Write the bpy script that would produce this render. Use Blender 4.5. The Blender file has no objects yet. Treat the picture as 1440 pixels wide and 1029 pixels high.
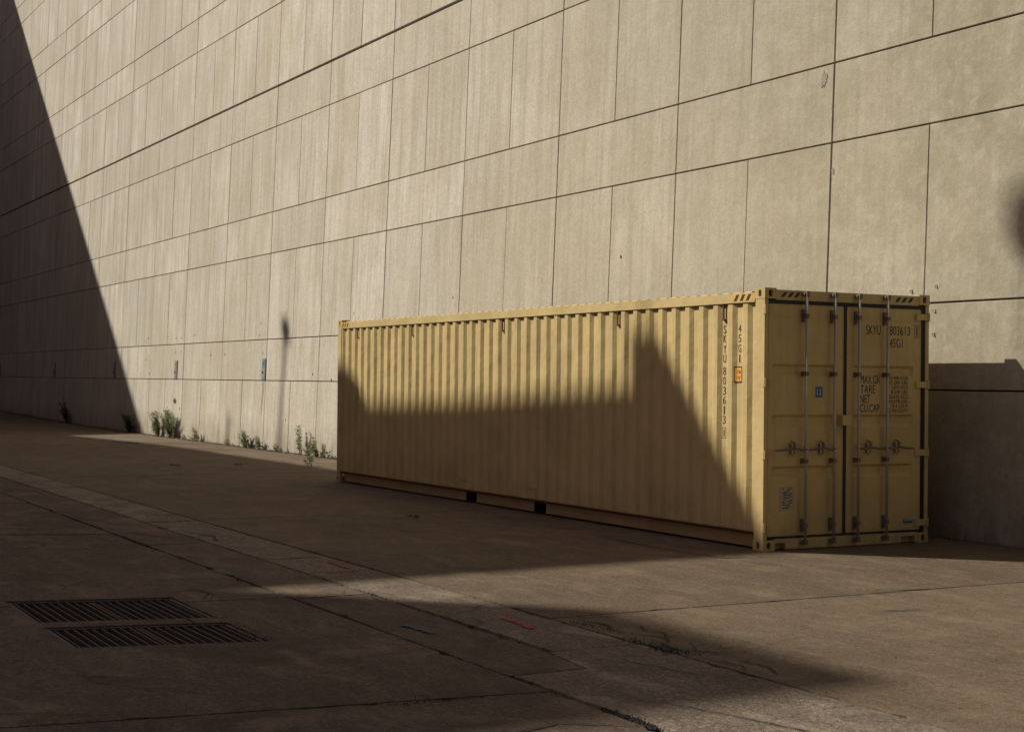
import bpy, bmesh, math, random
from mathutils import Vector, Matrix
R = random.Random(7)
sc = bpy.context.scene
C = sc.collection

# ---------------------------------------------------------------- camera
CAM = Vector((13.27498, -10.51269, 1.84293))
YAW, PITCH, ROLL, FPX = -1.0652251, 0.0097249, 0.0101997, 2141.81
fw = Vector((math.sin(YAW)*math.cos(PITCH), math.cos(YAW)*math.cos(PITCH), math.sin(PITCH)))
r0 = Vector((math.cos(YAW), -math.sin(YAW), 0)); u0 = r0.cross(fw)
rt = r0*math.cos(ROLL)+u0*math.sin(ROLL); up = -r0*math.sin(ROLL)+u0*math.cos(ROLL)
cd = bpy.data.cameras.new('camera'); cam = bpy.data.objects.new('camera', cd); C.objects.link(cam)
m = Matrix((rt, up, -fw)).transposed().to_4x4(); m.translation = CAM
cam.matrix_world = m
cd.sensor_width = 36; cd.lens = FPX/1440*36; cd.clip_start = .1; cd.clip_end = 3000
sc.camera = cam
def project(p):
    d = Vector(p)-CAM; z = d.dot(fw)
    if z < .1: return None
    return 720+FPX*d.dot(rt)/z, 514.5-FPX*d.dot(up)/z

# ---------------------------------------------------------------- sky, sun, exposure
EL = math.atan(1.08/math.sqrt(2))
w = bpy.data.worlds.new('World'); sc.world = w; w.use_nodes = True
nt = w.node_tree; nt.nodes.clear()
sky = nt.nodes.new('ShaderNodeTexSky'); sky.sky_type = 'NISHITA'; sky.sun_disc = False
sky.sun_elevation = EL; sky.sun_rotation = math.radians(225); sky.dust_density = 2.5; sky.ozone_density = 1.0
hs = nt.nodes.new('ShaderNodeHueSaturation'); hs.inputs['Saturation'].default_value = .45
wb = nt.nodes.new('ShaderNodeMix'); wb.data_type = 'RGBA'; wb.blend_type = 'MULTIPLY'; wb.inputs[0].default_value = 1
wb.inputs[7].default_value = (1.0, .795, .84, 1)
bg = nt.nodes.new('ShaderNodeBackground'); bg.inputs[1].default_value = .054
wo = nt.nodes.new('ShaderNodeOutputWorld')
nt.links.new(sky.outputs[0], hs.inputs['Color']); nt.links.new(hs.outputs[0], wb.inputs[6])
nt.links.new(wb.outputs[2], bg.inputs[0]); nt.links.new(bg.outputs[0], wo.inputs[0])
sd = bpy.data.lights.new('sun', 'SUN'); sd.energy = 5.0; sd.angle = math.radians(.5); sd.color = (1, .945, .85)
so = bpy.data.objects.new('sun', sd); C.objects.link(so)
so.rotation_euler = Vector((1, 1, -1.08)).to_track_quat('-Z', 'Y').to_euler()
so.location = (-40, -40, 45)
sc.view_settings.view_transform = 'Standard'; sc.view_settings.look = 'None'
sc.view_settings.gamma = 1; sc.view_settings.use_curve_mapping = False
sc.view_settings.exposure = 0.10

# ---------------------------------------------------------------- helpers
def tag(o, label=None, cat=None, group=None, kind=None):
    if label: o['label'] = label
    if cat: o['category'] = cat
    if group: o['group'] = group
    if kind: o['kind'] = kind
    return o
def empty(name, loc=(0, 0, 0), rot=(0, 0, 0)):
    o = bpy.data.objects.new(name, None); C.objects.link(o); o.location = loc; o.rotation_euler = rot
    o.empty_display_size = .2
    return o
class MB:
    def __init__(s): s.bm = bmesh.new()
    def verts(s, vs, fs):
        v = [s.bm.verts.new(p) for p in vs]
        for f in fs:
            try: s.bm.faces.new([v[i] for i in f])
            except ValueError: pass
        return v
    def box(s, x0, x1, y0, y1, z0, z1):
        return s.verts([(x0,y0,z0),(x1,y0,z0),(x1,y1,z0),(x0,y1,z0),(x0,y0,z1),(x1,y0,z1),(x1,y1,z1),(x0,y1,z1)],
                [(0,3,2,1),(4,5,6,7),(0,1,5,4),(1,2,6,5),(2,3,7,6),(3,0,4,7)])
    def tube(s, pts, r, n=10, caps=True):
        pts = [Vector(p) for p in pts]; rs = r if isinstance(r, (list, tuple)) else [r]*len(pts)
        rings = []
        for i, p in enumerate(pts):
            d = (pts[min(i+1, len(pts)-1)]-pts[max(i-1, 0)]).normalized()
            a = d.cross(Vector((.13, .21, 1)) if abs(d.z) < .9 else Vector((1, .1, 0))).normalized(); b = d.cross(a)
            rings.append([s.bm.verts.new(p+(a*math.cos(t)+b*math.sin(t))*rs[i]) for t in [2*math.pi*k/n for k in range(n)]])
        for A, B in zip(rings, rings[1:]):
            for k in range(n): s.bm.faces.new((A[k], A[(k+1) % n], B[(k+1) % n], B[k]))
        if caps:
            s.bm.faces.new(rings[0][::-1]); s.bm.faces.new(rings[-1])
        return s
    def prism(s, poly, z0, z1):
        """polygon (x, y) counter-clockwise, extruded in z"""
        n = len(poly)
        b = [s.bm.verts.new((x, y, z0)) for x, y in poly]; t = [s.bm.verts.new((x, y, z1)) for x, y in poly]
        s.bm.faces.new(b[::-1]); s.bm.faces.new(t)
        for i in range(n): s.bm.faces.new((b[i], b[(i+1) % n], t[(i+1) % n], t[i]))
    def bevel(s, w, seg=1):
        bmesh.ops.bevel(s.bm, geom=[e for e in s.bm.edges if len(e.link_faces) == 2 and e.calc_face_angle(0) > .6], offset=w, segments=seg, affect='EDGES', profile=.5)
        return s
    def mesh(s, name, mats, smooth=False, fix=True):
        if fix: bmesh.ops.recalc_face_normals(s.bm, faces=s.bm.faces)
        big = [f for f in s.bm.faces if len(f.verts) > 4]
        if big: bmesh.ops.triangulate(s.bm, faces=big)
        me = bpy.data.meshes.new(name); s.bm.to_mesh(me); s.bm.free()
        for mm in (mats if isinstance(mats, (list, tuple)) else [mats]): me.materials.append(mm)
        if smooth:
            for p in me.polygons: p.use_smooth = True
        return me
    def build(s, name, mats, parent=None, smooth=False, fix=True):
        return link(name, s.mesh(name, mats, smooth, fix), parent)
def link(name, me, parent=None, loc=None, rot=None):
    o = bpy.data.objects.new(name, me); C.objects.link(o)
    if parent: o.parent = parent
    if loc is not None: o.location = loc
    if rot is not None: o.rotation_euler = rot
    return o

# ---------------------------------------------------------------- materials
class NT:
    def __init__(s, name):
        s.m = bpy.data.materials.new(name); s.m.use_nodes = True; s.t = s.m.node_tree
        s.b = s.t.nodes['Principled BSDF']; s.geo = s.t.nodes.new('ShaderNodeNewGeometry')
    def n(s, typ, **kw):
        x = s.t.nodes.new(typ)
        for k, v in kw.items(): setattr(x, k, v)
        return x
    def l(s, a, b): s.t.links.new(a, b)
    def pos(s, scale=(1, 1, 1), loc=(0, 0, 0), rand=0):
        mp = s.n('ShaderNodeMapping'); mp.inputs['Scale'].default_value = scale; mp.inputs['Location'].default_value = loc
        s.l(s.geo.outputs['Position'], mp.inputs['Vector']); out = mp.outputs[0]
        if rand:
            oi = s.n('ShaderNodeObjectInfo'); ad = s.n('ShaderNodeVectorMath', operation='MULTIPLY_ADD')
            s.l(oi.outputs['Random'], ad.inputs[0]); ad.inputs[1].default_value = (rand, rand*.7, rand*1.3); s.l(out, ad.inputs[2]); out = ad.outputs[0]
        return out
    def noise(s, vec, scale, detail=4, rough=.6, lo=.3, hi=.7, dist=0):
        x = s.n('ShaderNodeTexNoise'); x.inputs['Scale'].default_value = scale; x.inputs['Detail'].default_value = detail
        x.inputs['Roughness'].default_value = rough; x.inputs['Distortion'].default_value = dist
        s.l(vec, x.inputs['Vector'])
        mr = s.n('ShaderNodeMapRange'); mr.inputs[1].default_value = lo; mr.inputs[2].default_value = hi
        s.l(x.outputs[0], mr.inputs[0]); return mr.outputs[0]
    def mix(s, fac, a, b, mode='MIX'):
        x = s.n('ShaderNodeMix', data_type='RGBA', blend_type=mode)
        for sock, v in ((0, fac), (6, a), (7, b)):
            if isinstance(v, (int, float)): x.inputs[sock].default_value = v
            elif isinstance(v, tuple): x.inputs[sock].default_value = (*v[:3], 1)
            else: s.l(v, x.inputs[sock])
        return x.outputs[2]
    def math(s, op, a, b=0.0, clamp=False):
        x = s.n('ShaderNodeMath', operation=op, use_clamp=clamp)
        for i, v in ((0, a), (1, b)):
            if isinstance(v, (int, float)): x.inputs[i].default_value = v
            else: s.l(v, x.inputs[i])
        return x.outputs[0]
    def mul(s, a, f): return s.math('MULTIPLY', a, f)
    def done(s, col, rough=.8, bump=None, bs=.3, bd=.01, metal=0, spec=.5):
        if isinstance(col, tuple): s.b.inputs['Base Color'].default_value = (*col[:3], 1)
        else: s.l(col, s.b.inputs['Base Color'])
        if isinstance(rough, (int, float)): s.b.inputs['Roughness'].default_value = rough
        else: s.l(rough, s.b.inputs['Roughness'])
        s.b.inputs['Metallic'].default_value = metal; s.b.inputs['Specular IOR Level'].default_value = spec
        if bump is not None:
            x = s.n('ShaderNodeBump'); x.inputs['Strength'].default_value = bs; x.inputs['Distance'].default_value = bd
            s.l(bump, x.inputs['Height']); s.l(x.outputs[0], s.b.inputs['Normal'])
        return s.m

def m_wall():
    s = NT('cast_concrete')
    p = s.pos(); pr = s.pos(rand=40)
    oi = s.n('ShaderNodeObjectInfo')
    base = s.mix(oi.outputs['Random'], (.53, .485, .395), (.69, .635, .535))
    c = s.mix(s.mul(s.noise(pr, .55, 5, .6, .38, .66), .8), base, (.475, .42, .30))       # broad tan mottling
    c = s.mix(s.mul(s.noise(s.pos((2.6, 1, .35), rand=17), 1.0, 6, .68, .44, .68), .65), c, (.36, .325, .235))   # vertical weather streaks
    c = s.mix(s.mul(s.noise(s.pos((9, 1, .25)), 1.0, 5, .65, .50, .68), .5), c, (.31, .28, .215))
    c = s.mix(s.mul(s.noise(s.pos((5.2, 1, .3), (31, 0, 0)), 1.0, 4, .6, .55, .70), .55), c, (.64, .62, .55))   # pale lime streaks
    c = s.mix(s.mul(s.noise(p, 9, 5, .75, .42, .75), .30), c, (.30, .255, .19))
    c = s.mix(s.mul(s.noise(p, 3.2, 6, .7, .6, .72), .4), c, (.62, .58, .50))
    c = s.mix(s.mul(s.noise(p, 60, 2, .6, .42, .7), .25), c, (.24, .21, .15))
    c = s.mix(s.mul(s.noise(p, 27, 3, .7, .44, .60), .30), c, (.29, .26, .19))
    c = s.mix(s.mul(s.noise(p, 22, 3, .7, .52, .64), .25), c, (.68, .65, .57))
    c = s.mix(s.mul(s.noise(p, 2.1, 7, .8, .70, .76), .55), c, (.22, .19, .15))              # rare dark blotches
    # yellower staining towards the right-hand bays, with lens vignette darkening painted in
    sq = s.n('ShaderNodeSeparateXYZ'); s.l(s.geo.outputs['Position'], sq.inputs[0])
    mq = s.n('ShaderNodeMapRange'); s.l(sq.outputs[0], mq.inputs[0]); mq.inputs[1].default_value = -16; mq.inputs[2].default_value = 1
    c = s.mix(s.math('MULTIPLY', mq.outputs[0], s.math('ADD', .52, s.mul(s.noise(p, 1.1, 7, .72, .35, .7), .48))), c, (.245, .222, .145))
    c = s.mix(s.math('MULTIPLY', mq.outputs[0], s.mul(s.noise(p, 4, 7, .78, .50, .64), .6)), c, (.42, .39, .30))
    ml = s.n('ShaderNodeMapRange'); s.l(sq.outputs[0], ml.inputs[0]); ml.inputs[1].default_value = -22; ml.inputs[2].default_value = -45
    c = s.mix(s.math('MULTIPLY', ml.outputs[0], s.mul(s.noise(s.pos((3.2, 1, .12), (5, 0, 2)), 1.0, 5, .7, .42, .66), .6)), c, (.33, .28, .22))
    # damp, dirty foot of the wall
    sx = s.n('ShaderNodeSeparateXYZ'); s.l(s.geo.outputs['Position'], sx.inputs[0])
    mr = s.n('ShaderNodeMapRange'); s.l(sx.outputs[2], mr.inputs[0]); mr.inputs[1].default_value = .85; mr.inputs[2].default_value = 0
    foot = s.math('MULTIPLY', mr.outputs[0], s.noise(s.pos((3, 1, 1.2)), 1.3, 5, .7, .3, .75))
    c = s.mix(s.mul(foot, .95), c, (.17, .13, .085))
    h = s.math('ADD', s.noise(p, 5, 6, .7, .2, .8), s.mul(s.noise(p, 55, 3, .7, .3, .75), .35))
    return s.done(c, .93, h, .35, .02, spec=.2)
def m_concrete(name, a, b, dark, scale=1.0, rough=.9, grit=.3, bs=.5, craze=.6, patch=.5):
    s = NT(name); p = s.pos(); pr = s.pos(rand=23)
    oi = s.n('ShaderNodeObjectInfo')
    c = s.mix(s.noise(pr, .5, 6, .65, .32, .68), a, b)
    tone = s.n('ShaderNodeMapRange'); s.l(oi.outputs['Random'], tone.inputs[0]); tone.inputs[3].default_value = .0; tone.inputs[4].default_value = .5
    c = s.mix(tone.outputs[0], c, dark)
    c = s.mix(s.mul(s.noise(s.pos((1, 1, 1)), 1.9*scale, 7, .72, .44, .74), .5), c, dark)
    c = s.mix(s.mul(s.noise(s.pos((.7, 3.6, 1)), 1.4, 6, .72, .5, .74), .45), c, tuple(v*1.55 for v in b))    # worn, scraped lanes
    c = s.mix(s.mul(s.noise(s.pos((5.5, .8, 1), (3, 8, 0)), 1.1, 6, .75, .52, .76), .4), c, tuple(v*.6 for v in dark))
    c = s.mix(s.mul(s.noise(p, .9, 8, .8, .58, .67, 1.2), .5), c, tuple(v*.5 for v in dark))                # oil stains
    c = s.mix(s.mul(s.noise(p, 34*scale, 4, .75, .46, .68), grit), c, tuple(v*.45 for v in dark))
    c = s.mix(s.mul(s.noise(p, 95, 2, .7, .56, .72), grit*.8), c, tuple(min(.6, v*2.2) for v in b))
    c = s.mix(s.mul(s.noise(p, 12*scale, 6, .8, .46, .62), grit*1.1), c, tuple(v*.55 for v in dark))
    c = s.mix(s.mul(s.noise(s.pos((1.6, 5, 1), (7, 1, 0)), 2.2, 8, .85, .54, .70), .3), c, tuple(v*1.75 for v in b))
    c = s.mix(s.mul(s.noise(p, 42, 3, .75, .44, .60), .38), c, tuple(v*.4 for v in dark))
    c = s.mix(s.mul(s.noise(p, 30, 3, .7, .54, .66), .30), c, tuple(v*2.0 for v in b))
    c = s.mix(s.mul(s.noise(s.pos((1, 1.4, 1), (2, 5, 0)), .75, 5, .62, .50, .66, .8), patch), c, tuple(v*.62 for v in dark))
    c = s.mix(s.mul(s.noise(s.pos((1, 1.8, 1), (9, 3, 0)), .9, 6, .66, .53, .68, .6), patch*.8), c, tuple(v*1.5 for v in b))
    # hairline crazing
    vo = s.n('ShaderNodeTexVoronoi', feature='DISTANCE_TO_EDGE'); vo.inputs['Scale'].default_value = .55
    wn = s.n('ShaderNodeTexNoise'); wn.inputs['Scale'].default_value = 1.3; wn.inputs['Detail'].default_value = 6; s.l(p, wn.inputs['Vector'])
    va = s.n('ShaderNodeVectorMath', operation='MULTIPLY_ADD'); s.l(wn.outputs[1], va.inputs[0]); va.inputs[1].default_value = (.9, .9, 0); s.l(p, va.inputs[2]); s.l(va.outputs[0], vo.inputs['Vector'])
    cr = s.n('ShaderNodeMapRange'); s.l(vo.outputs[0], cr.inputs[0]); cr.inputs[1].default_value = .007; cr.inputs[2].default_value = .002
    ck = s.math('MULTIPLY', cr.outputs[0], s.noise(p, .8, 3, .6, .5, .6))
    c = s.mix(s.mul(ck, craze), c, tuple(v*.3 for v in dark))
    h = s.math('ADD', s.noise(p, 7, 7, .75, .2, .8), s.mul(s.noise(p, 70, 4, .75, .3, .75), .45))
    return s.done(c, rough, h, bs, .03, spec=.25)
def m_paint(name, col, k=.35):
    s = NT(name); p = s.pos()
    d = tuple(v*.62 for v in col)
    c = s.mix(s.mul(s.noise(p, 1.2, 5, .6, .4, .75), k), col, d)
    c = s.mix(s.mul(s.noise(s.pos((6, 6, .5)), 1.6, 5, .7, .5, .78), k*.9), c, tuple(v*.7 for v in col))
    c = s.mix(s.mul(s.noise(p, 26, 4, .7, .67, .73), .8), c, (.09, .045, .018))                             # scuffs and rust specks
    c = s.mix(s.mul(s.noise(s.pos((9, 9, .8)), 2.2, 5, .75, .60, .74), .35), c, (.17, .095, .038))           # run marks
    c = s.mix(s.mul(s.noise(p, 7, 6, .8, .58, .70), .30), c, tuple(min(.7, v*1.22) for v in col))            # faded patches
    c = s.mix(s.mul(s.noise(p, 90, 2, .6, .4, .7), .14), c, d)
    sx = s.n('ShaderNodeSeparateXYZ'); s.l(s.geo.outputs['Position'], sx.inputs[0])
    mr = s.n('ShaderNodeMapRange'); s.l(sx.outputs[2], mr.inputs[0]); mr.inputs[1].default_value = .7; mr.inputs[2].default_value = 0
    c = s.mix(s.math('MULTIPLY', mr.outputs[0], s.mul(s.noise(p, 4, 5, .7, .3, .8), .6)), c, (.12, .085, .045))
    h = s.math('ADD', s.noise(p, 2.6, 3, .5, .2, .8), s.mul(s.noise(p, 60, 3, .7, .2, .8), .04))
    return s.done(c, .58, h, .4, .035, spec=.35)
def m_plain(name, col, rough=.7, metal=0, vary=.35, scale=14, bs=.2):
    s = NT(name); p = s.pos()
    c = s.mix(s.mul(s.noise(p, scale, 5, .7, .35, .75), vary), col, tuple(v*.5 for v in col))
    return s.done(c, rough, s.noise(p, scale*3, 4, .7, .2, .8), bs, .004, metal)
def m_leaf(name, a, b):
    s = NT(name); c = s.mix(s.noise(s.pos(), 11, 3, .6, .35, .65), a, b)
    s.b.inputs['Subsurface Weight'].default_value = 0
    tr = s.n('ShaderNodeBsdfTranslucent'); s.l(c, tr.inputs[0])
    m_ = s.done(c, .6); mx = s.n('ShaderNodeMixShader'); mx.inputs[0].default_value = .3
    out = [n for n in s.t.nodes if n.type == 'OUTPUT_MATERIAL'][0]
    s.l(s.b.outputs[0], mx.inputs[1]); s.l(tr.outputs[0], mx.inputs[2]); s.l(mx.outputs[0], out.inputs[0])
    return m_
M = dict(
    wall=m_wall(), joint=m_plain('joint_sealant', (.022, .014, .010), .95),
    yard=m_concrete('yard_concrete', (.153, .112, .068), (.200, .152, .095), (.088, .060, .037), craze=0, patch=.3),
    strip=m_concrete('exposed_aggregate', (.30, .235, .165), (.40, .325, .235), (.17, .125, .088), 1.6, .93, .65, .9),
    lane=m_concrete('lane_concrete', (.126, .088, .058), (.176, .130, .090), (.064, .042, .029), 1.2, .9, .4),
    bed=m_plain('dirt_bed', (.012, .009, .007), .95),
    tan=m_paint('tan_container_paint', (.525, .398, .168), k=.6), grimy=m_paint('grimy_tan_paint', (.33, .215, .095)), rust=m_plain('rusty_steel', (.14, .06, .022), .8),
    steel=m_plain('galvanised_steel', (.42, .38, .32), .5, .35), rubber=m_plain('black_rubber', (.008, .008, .010), .65, 0, .1),
    black=m_plain('black_marking', (.012, .010, .010), .6, 0, .25, 50), yellow=m_plain('yellow_marking', (.62, .36, .05), .6, 0, .2),
    orange=m_plain('orange_sticker', (.72, .33, .05), .5, 0, .12), blue=m_plain('blue_sticker', (.03, .085, .19), .5, 0, .15),
    white=m_plain('white_print', (.5, .48, .44), .6, 0, .15), plate=m_plain('dull_data_plate', (.36, .31, .23), .5, .3, .3, 60),
    red=m_plain('red_print', (.35, .02, .012), .6, 0, .2), hole=m_plain('dark_hollow', (.006, .005, .005), .9, 0, .1),
    redspray=m_plain('red_spray_paint', (.24, .022, .02), .8, 0, .6, 40), bluespray=m_plain('blue_spray_paint', (.030, .050, .075), .8, 0, .6, 40),
    grate=m_plain('worn_iron', (.045, .032, .026), .7, .0), ironrust=m_plain('rusty_iron', (.07, .032, .020), .85), pitdark=m_plain('black_pit', (.008, .007, .007), .9),
    crack=m_plain('crack_dirt', (.016, .012, .009), .95),
    moss=m_plain('dark_moss', (.014, .012, .009), .95, 0, .5, 30),
    leaf=m_leaf('weed_leaf', (.13, .185, .055), (.22, .26, .10)), leafdark=m_leaf('weed_leaf_dark', (.035, .07, .02), (.06, .10, .03)),
    stem=m_plain('weed_stem', (.12, .10, .045), .8), dry=m_plain('dry_leaf', (.12, .07, .03), .85),
    dark=m_plain('dark_bracket_steel', (.17, .135, .10), .6, .3),
    box=m_plain('grey_box_paint', (.20, .20, .20), .6), boxblue=m_plain('faded_blue_label', (.13, .20, .27), .6),
    ruststain=m_plain('rust_stain', (.40, .29, .15), .9, 0, .5, 9), spall=m_plain('broken_concrete', (.06, .035, .025), .95),
    facade=m_plain('facade_concrete', (.27, .23, .18), .85, 0, .3, .6), glass=m_plain('dark_window_glass', (.02, .022, .025), .15, 0, .1),
    limepatch=m_plain('pale_splash', (.50, .53, .50), .8, 0, .3, 25), greymark=m_plain('grey_repair_mark', (.27, .25, .20), .9, 0, .6, 12),
)

# ---------------------------------------------------------------- terrain height
def sm(a, b, x):
    t = max(0, min(1, (x-a)/(b-a))); return t*t*(3-2*t)
def gz(x, y): return .30*sm(-36, -74, x)*sm(-9, 3, y)

# ---------------------------------------------------------------- ground
gm = MB()
xs = [-900, -400, -150]+[-110+4*i for i in range(34)]+[60, 150, 500]; ys = [-500, -200, -80, -40]+[-20+2*i for i in range(13)]+[40, 200, 600]
gv = {(i, j): gm.bm.verts.new((x, y, gz(x, y)-.075)) for i, x in enumerate(xs) for j, y in enumerate(ys)}
def in_pit(x, y): return 0 < x < 4 and -9 < y < -6
for i in range(len(xs)-1):
    for j in range(len(ys)-1):
        if xs[i] < 3.3 and xs[i+1] > .3 and ys[j] < -6.6 and ys[j+1] > -8.2: continue     # the drain pit goes here
        gm.bm.faces.new((gv[i, j], gv[i+1, j], gv[i+1, j+1], gv[i, j+1]))
ground = gm.build('ground', M['bed']); tag(ground, kind='structure')
def slab(poly, mat, gap=.012, rag=.006, dz=0.0, fine=True):
    """one cast slab: edges pulled in by half the joint and left ragged"""
    poly = [Vector(p) for p in poly]; n = len(poly); out = []
    area = sum(poly[i].x*poly[(i+1) % n].y-poly[(i+1) % n].x*poly[i].y for i in range(n))
    if area < 0: poly.reverse()
    for i in range(n):
        a, b, c = poly[i-1], poly[i], poly[(i+1) % n]
        n1 = Vector((-(b-a).y, (b-a).x)).normalized(); n2 = Vector((-(c-b).y, (c-b).x)).normalized()
        k = n1+n2
        if k.length < .2: k = n2
        k = k/k.dot(n1) if abs(k.dot(n1)) > .2 else k
        b2 = b+k*(gap/2)
        out.append(b2)
    pts = []
    for i in range(n):
        a, b = out[i], out[(i+1) % n]; L = (b-a).length; st = .09 if fine else 1.5
        k = max(1, int(L/st)); nn = Vector((-(b-a).y, (b-a).x)).normalized(); w_ = 0
        pts.append(tuple(a))
        for q in range(1, k):
            w_ = w_*.75+R.uniform(-1, 1)*.5
            chip = R.uniform(.01, .04) if fine and R.random() < .035 else 0
            p = a.lerp(b, q/k)+nn*(rag*max(-.5, w_)+chip); pts.append((p.x, p.y))
    b_ = MB(); bm = b_.bm
    t = [bm.verts.new((x, y, gz(x, y)+dz)) for x, y in pts]; d = [bm.verts.new((x, y, gz(x, y)-.09)) for x, y in pts]
    for i in range(len(pts)): bm.faces.new((d[i], d[(i+1) % len(pts)], t[(i+1) % len(pts)], t[i]))
    bm.faces.new(t)
    o = b_.build('slab', mat, ground); return o
# yard between the strip and the wall
x = -1.45-4.5*17
prev = x
for k in range(23):
    a, b = -1.45+4.5*(k-17), -1.45+4.5*(k-16)
    if a > 26: break
    near = -7 < b < 10
    slab([(a, -4.483), (b, -4.483), (b, 3.0), (a, 3.0)], M['yard'], .005 if near else .004, .006 if near else .002, R.uniform(-.003, .003), -15 < b < 14)
# exposed aggregate strip
sx_ = [-90, -72, -54, -45, -36, -27, -19, -12.4, -5.9, -1.53, -.31, 4.31]
for a, b in zip(sx_, sx_[1:]):
    slab([(a, -5.2), (b, -5.2), (b, -4.5), (a, -4.5)], M['strip'], .030, .010, R.uniform(-.004, .004), a > -22)
slab([(4.31, -5.25), (4.93, -5.32), (4.93, -5.87), (9.4, -5.80), (9.4, -4.5), (4.31, -4.5)], M['strip'], .02, .009, 0)
slab([(9.4, -5.8), (16, -5.8), (16, -4.5), (9.4, -4.5)], M['strip'], .02, .009, 0)
# narrow lane slabs
lx = [-88, -66, -48, -33, -21, -11.8, -3.3, 1.2, 4.93]
for a, b in zip(lx, lx[1:]):
    slab([(a, -5.9), (b, -5.9), (b, -5.2)]+([] if b < 4 else [(4.31, -5.2)])+[(a, -5.2)] if b < 4 else [(a, -5.9), (b, -5.9), (b, -5.32), (4.31, -5.24), (a, -5.2)], M['lane'], .030, .012, R.uniform(-.004, .004), a > -22)
# big slabs at the front
SH = .25                                        # the grates and front joints run slightly skew
A0, A1, B0, B1, GY0, GY1 = .56, 1.74, 2.01, 2.93, -8.08, -6.80
def sk(x, y): return (x+SH*(y+7.41), y)
FS = [(-90, -94), (-60, -64), (-40, -44), (-28, -31.5), (-19.5, -23), (-13.6, -17), (-9.4, -13), (-4.6, -8.0), (-2.75, -6.0)]
for (a, a2), (b, b2) in zip(FS, FS[1:]):
    slab([(a2, -14), (b2, -14), (b, -5.92), (a, -5.92)], M['lane'], .022, .010, R.uniform(-.006, .006), a > -24)
slab([(-6.0, -14), (-.8, -14), (.70, GY0), sk(A0, GY0), sk(A0, GY1), (1.02, GY1), (1.13, -5.92), (-2.75, -5.92)], M['lane'], .02, .008, .002)
slab([(-.8, -14), (4.1, -14), (5.0, -8.9), (5.45, -5.9), (1.13, -5.92), (1.02, GY1), sk(A1, GY1), sk(A1, -7.02), sk(B0, -7.02), sk(B0, GY1), sk(B1, GY1), sk(B1, GY0), sk(B0, GY0), sk(B0, -7.03), sk(A1, -7.03), sk(A1, GY0), (.70, GY0)], M['lane'], .012, .004, 0)
slab([(4.1, -14), (10, -14), (10, -5.86), (5.45, -5.9), (5.0, -8.9)], M['lane'], .02, .009, -.002)
slab([(10, -14), (16, -14), (16, -5.86), (10, -5.86)], M['lane'], .02, .009, 0)
# drain pit under the grates, lined in near-black
pm = MB(); z0, z1 = -.9, -.078
pm.verts([(-.0+.2, -8.4, z0), (3.3, -8.4, z0), (3.3, -6.5, z0), (.2, -6.5, z0), (.2, -8.4, z1), (3.3, -8.4, z1), (3.3, -6.5, z1), (.2, -6.5, z1)],
         [(0, 1, 2, 3), (0, 4, 5, 1), (1, 5, 6, 2), (2, 6, 7, 3), (3, 7, 4, 0)])
pit = pm.build('drain_pit', M['pitdark'], ground, fix=False)
# narrow ribbons of dirt that fill cracks and paint marks
def ribbon(name, pts, wd, mat, jag=.5, z=.006, step=.06, wob=.03, taper=True):
    P = [Vector(p) for p in pts]; Q = []
    for a, b in zip(P, P[1:]):
        k = max(1, int((b-a).length/step)); Q += [a.lerp(b, i/k) for i in range(k)]
    Q.append(P[-1]); bm_ = MB(); prev_ = None; o = 0; n = len(Q)
    for i, q in enumerate(Q):
        d = (Q[min(i+1, n-1)]-Q[max(i-1, 0)]).normalized(); nn = Vector((-d.y, d.x)); o = o*.85+R.uniform(-1, 1)*wob*.5
        tp = min(1, 4*min(i, n-1-i)/n+.15) if taper else 1
        h1 = wd*.5*tp*(1+R.uniform(-jag, jag)); h2 = wd*.5*tp*(1+R.uniform(-jag, jag)); c = q+nn*o
        l_ = bm_.bm.verts.new((c.x+nn.x*h1, c.y+nn.y*h1, z)); r_ = bm_.bm.verts.new((c.x-nn.x*h2, c.y-nn.y*h2, z))
        if prev_: bm_.bm.faces.new((prev_[1], r_, l_, prev_[0]))
        prev_ = (l_, r_)
    return bm_.build(name, mat, ground)
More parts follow.
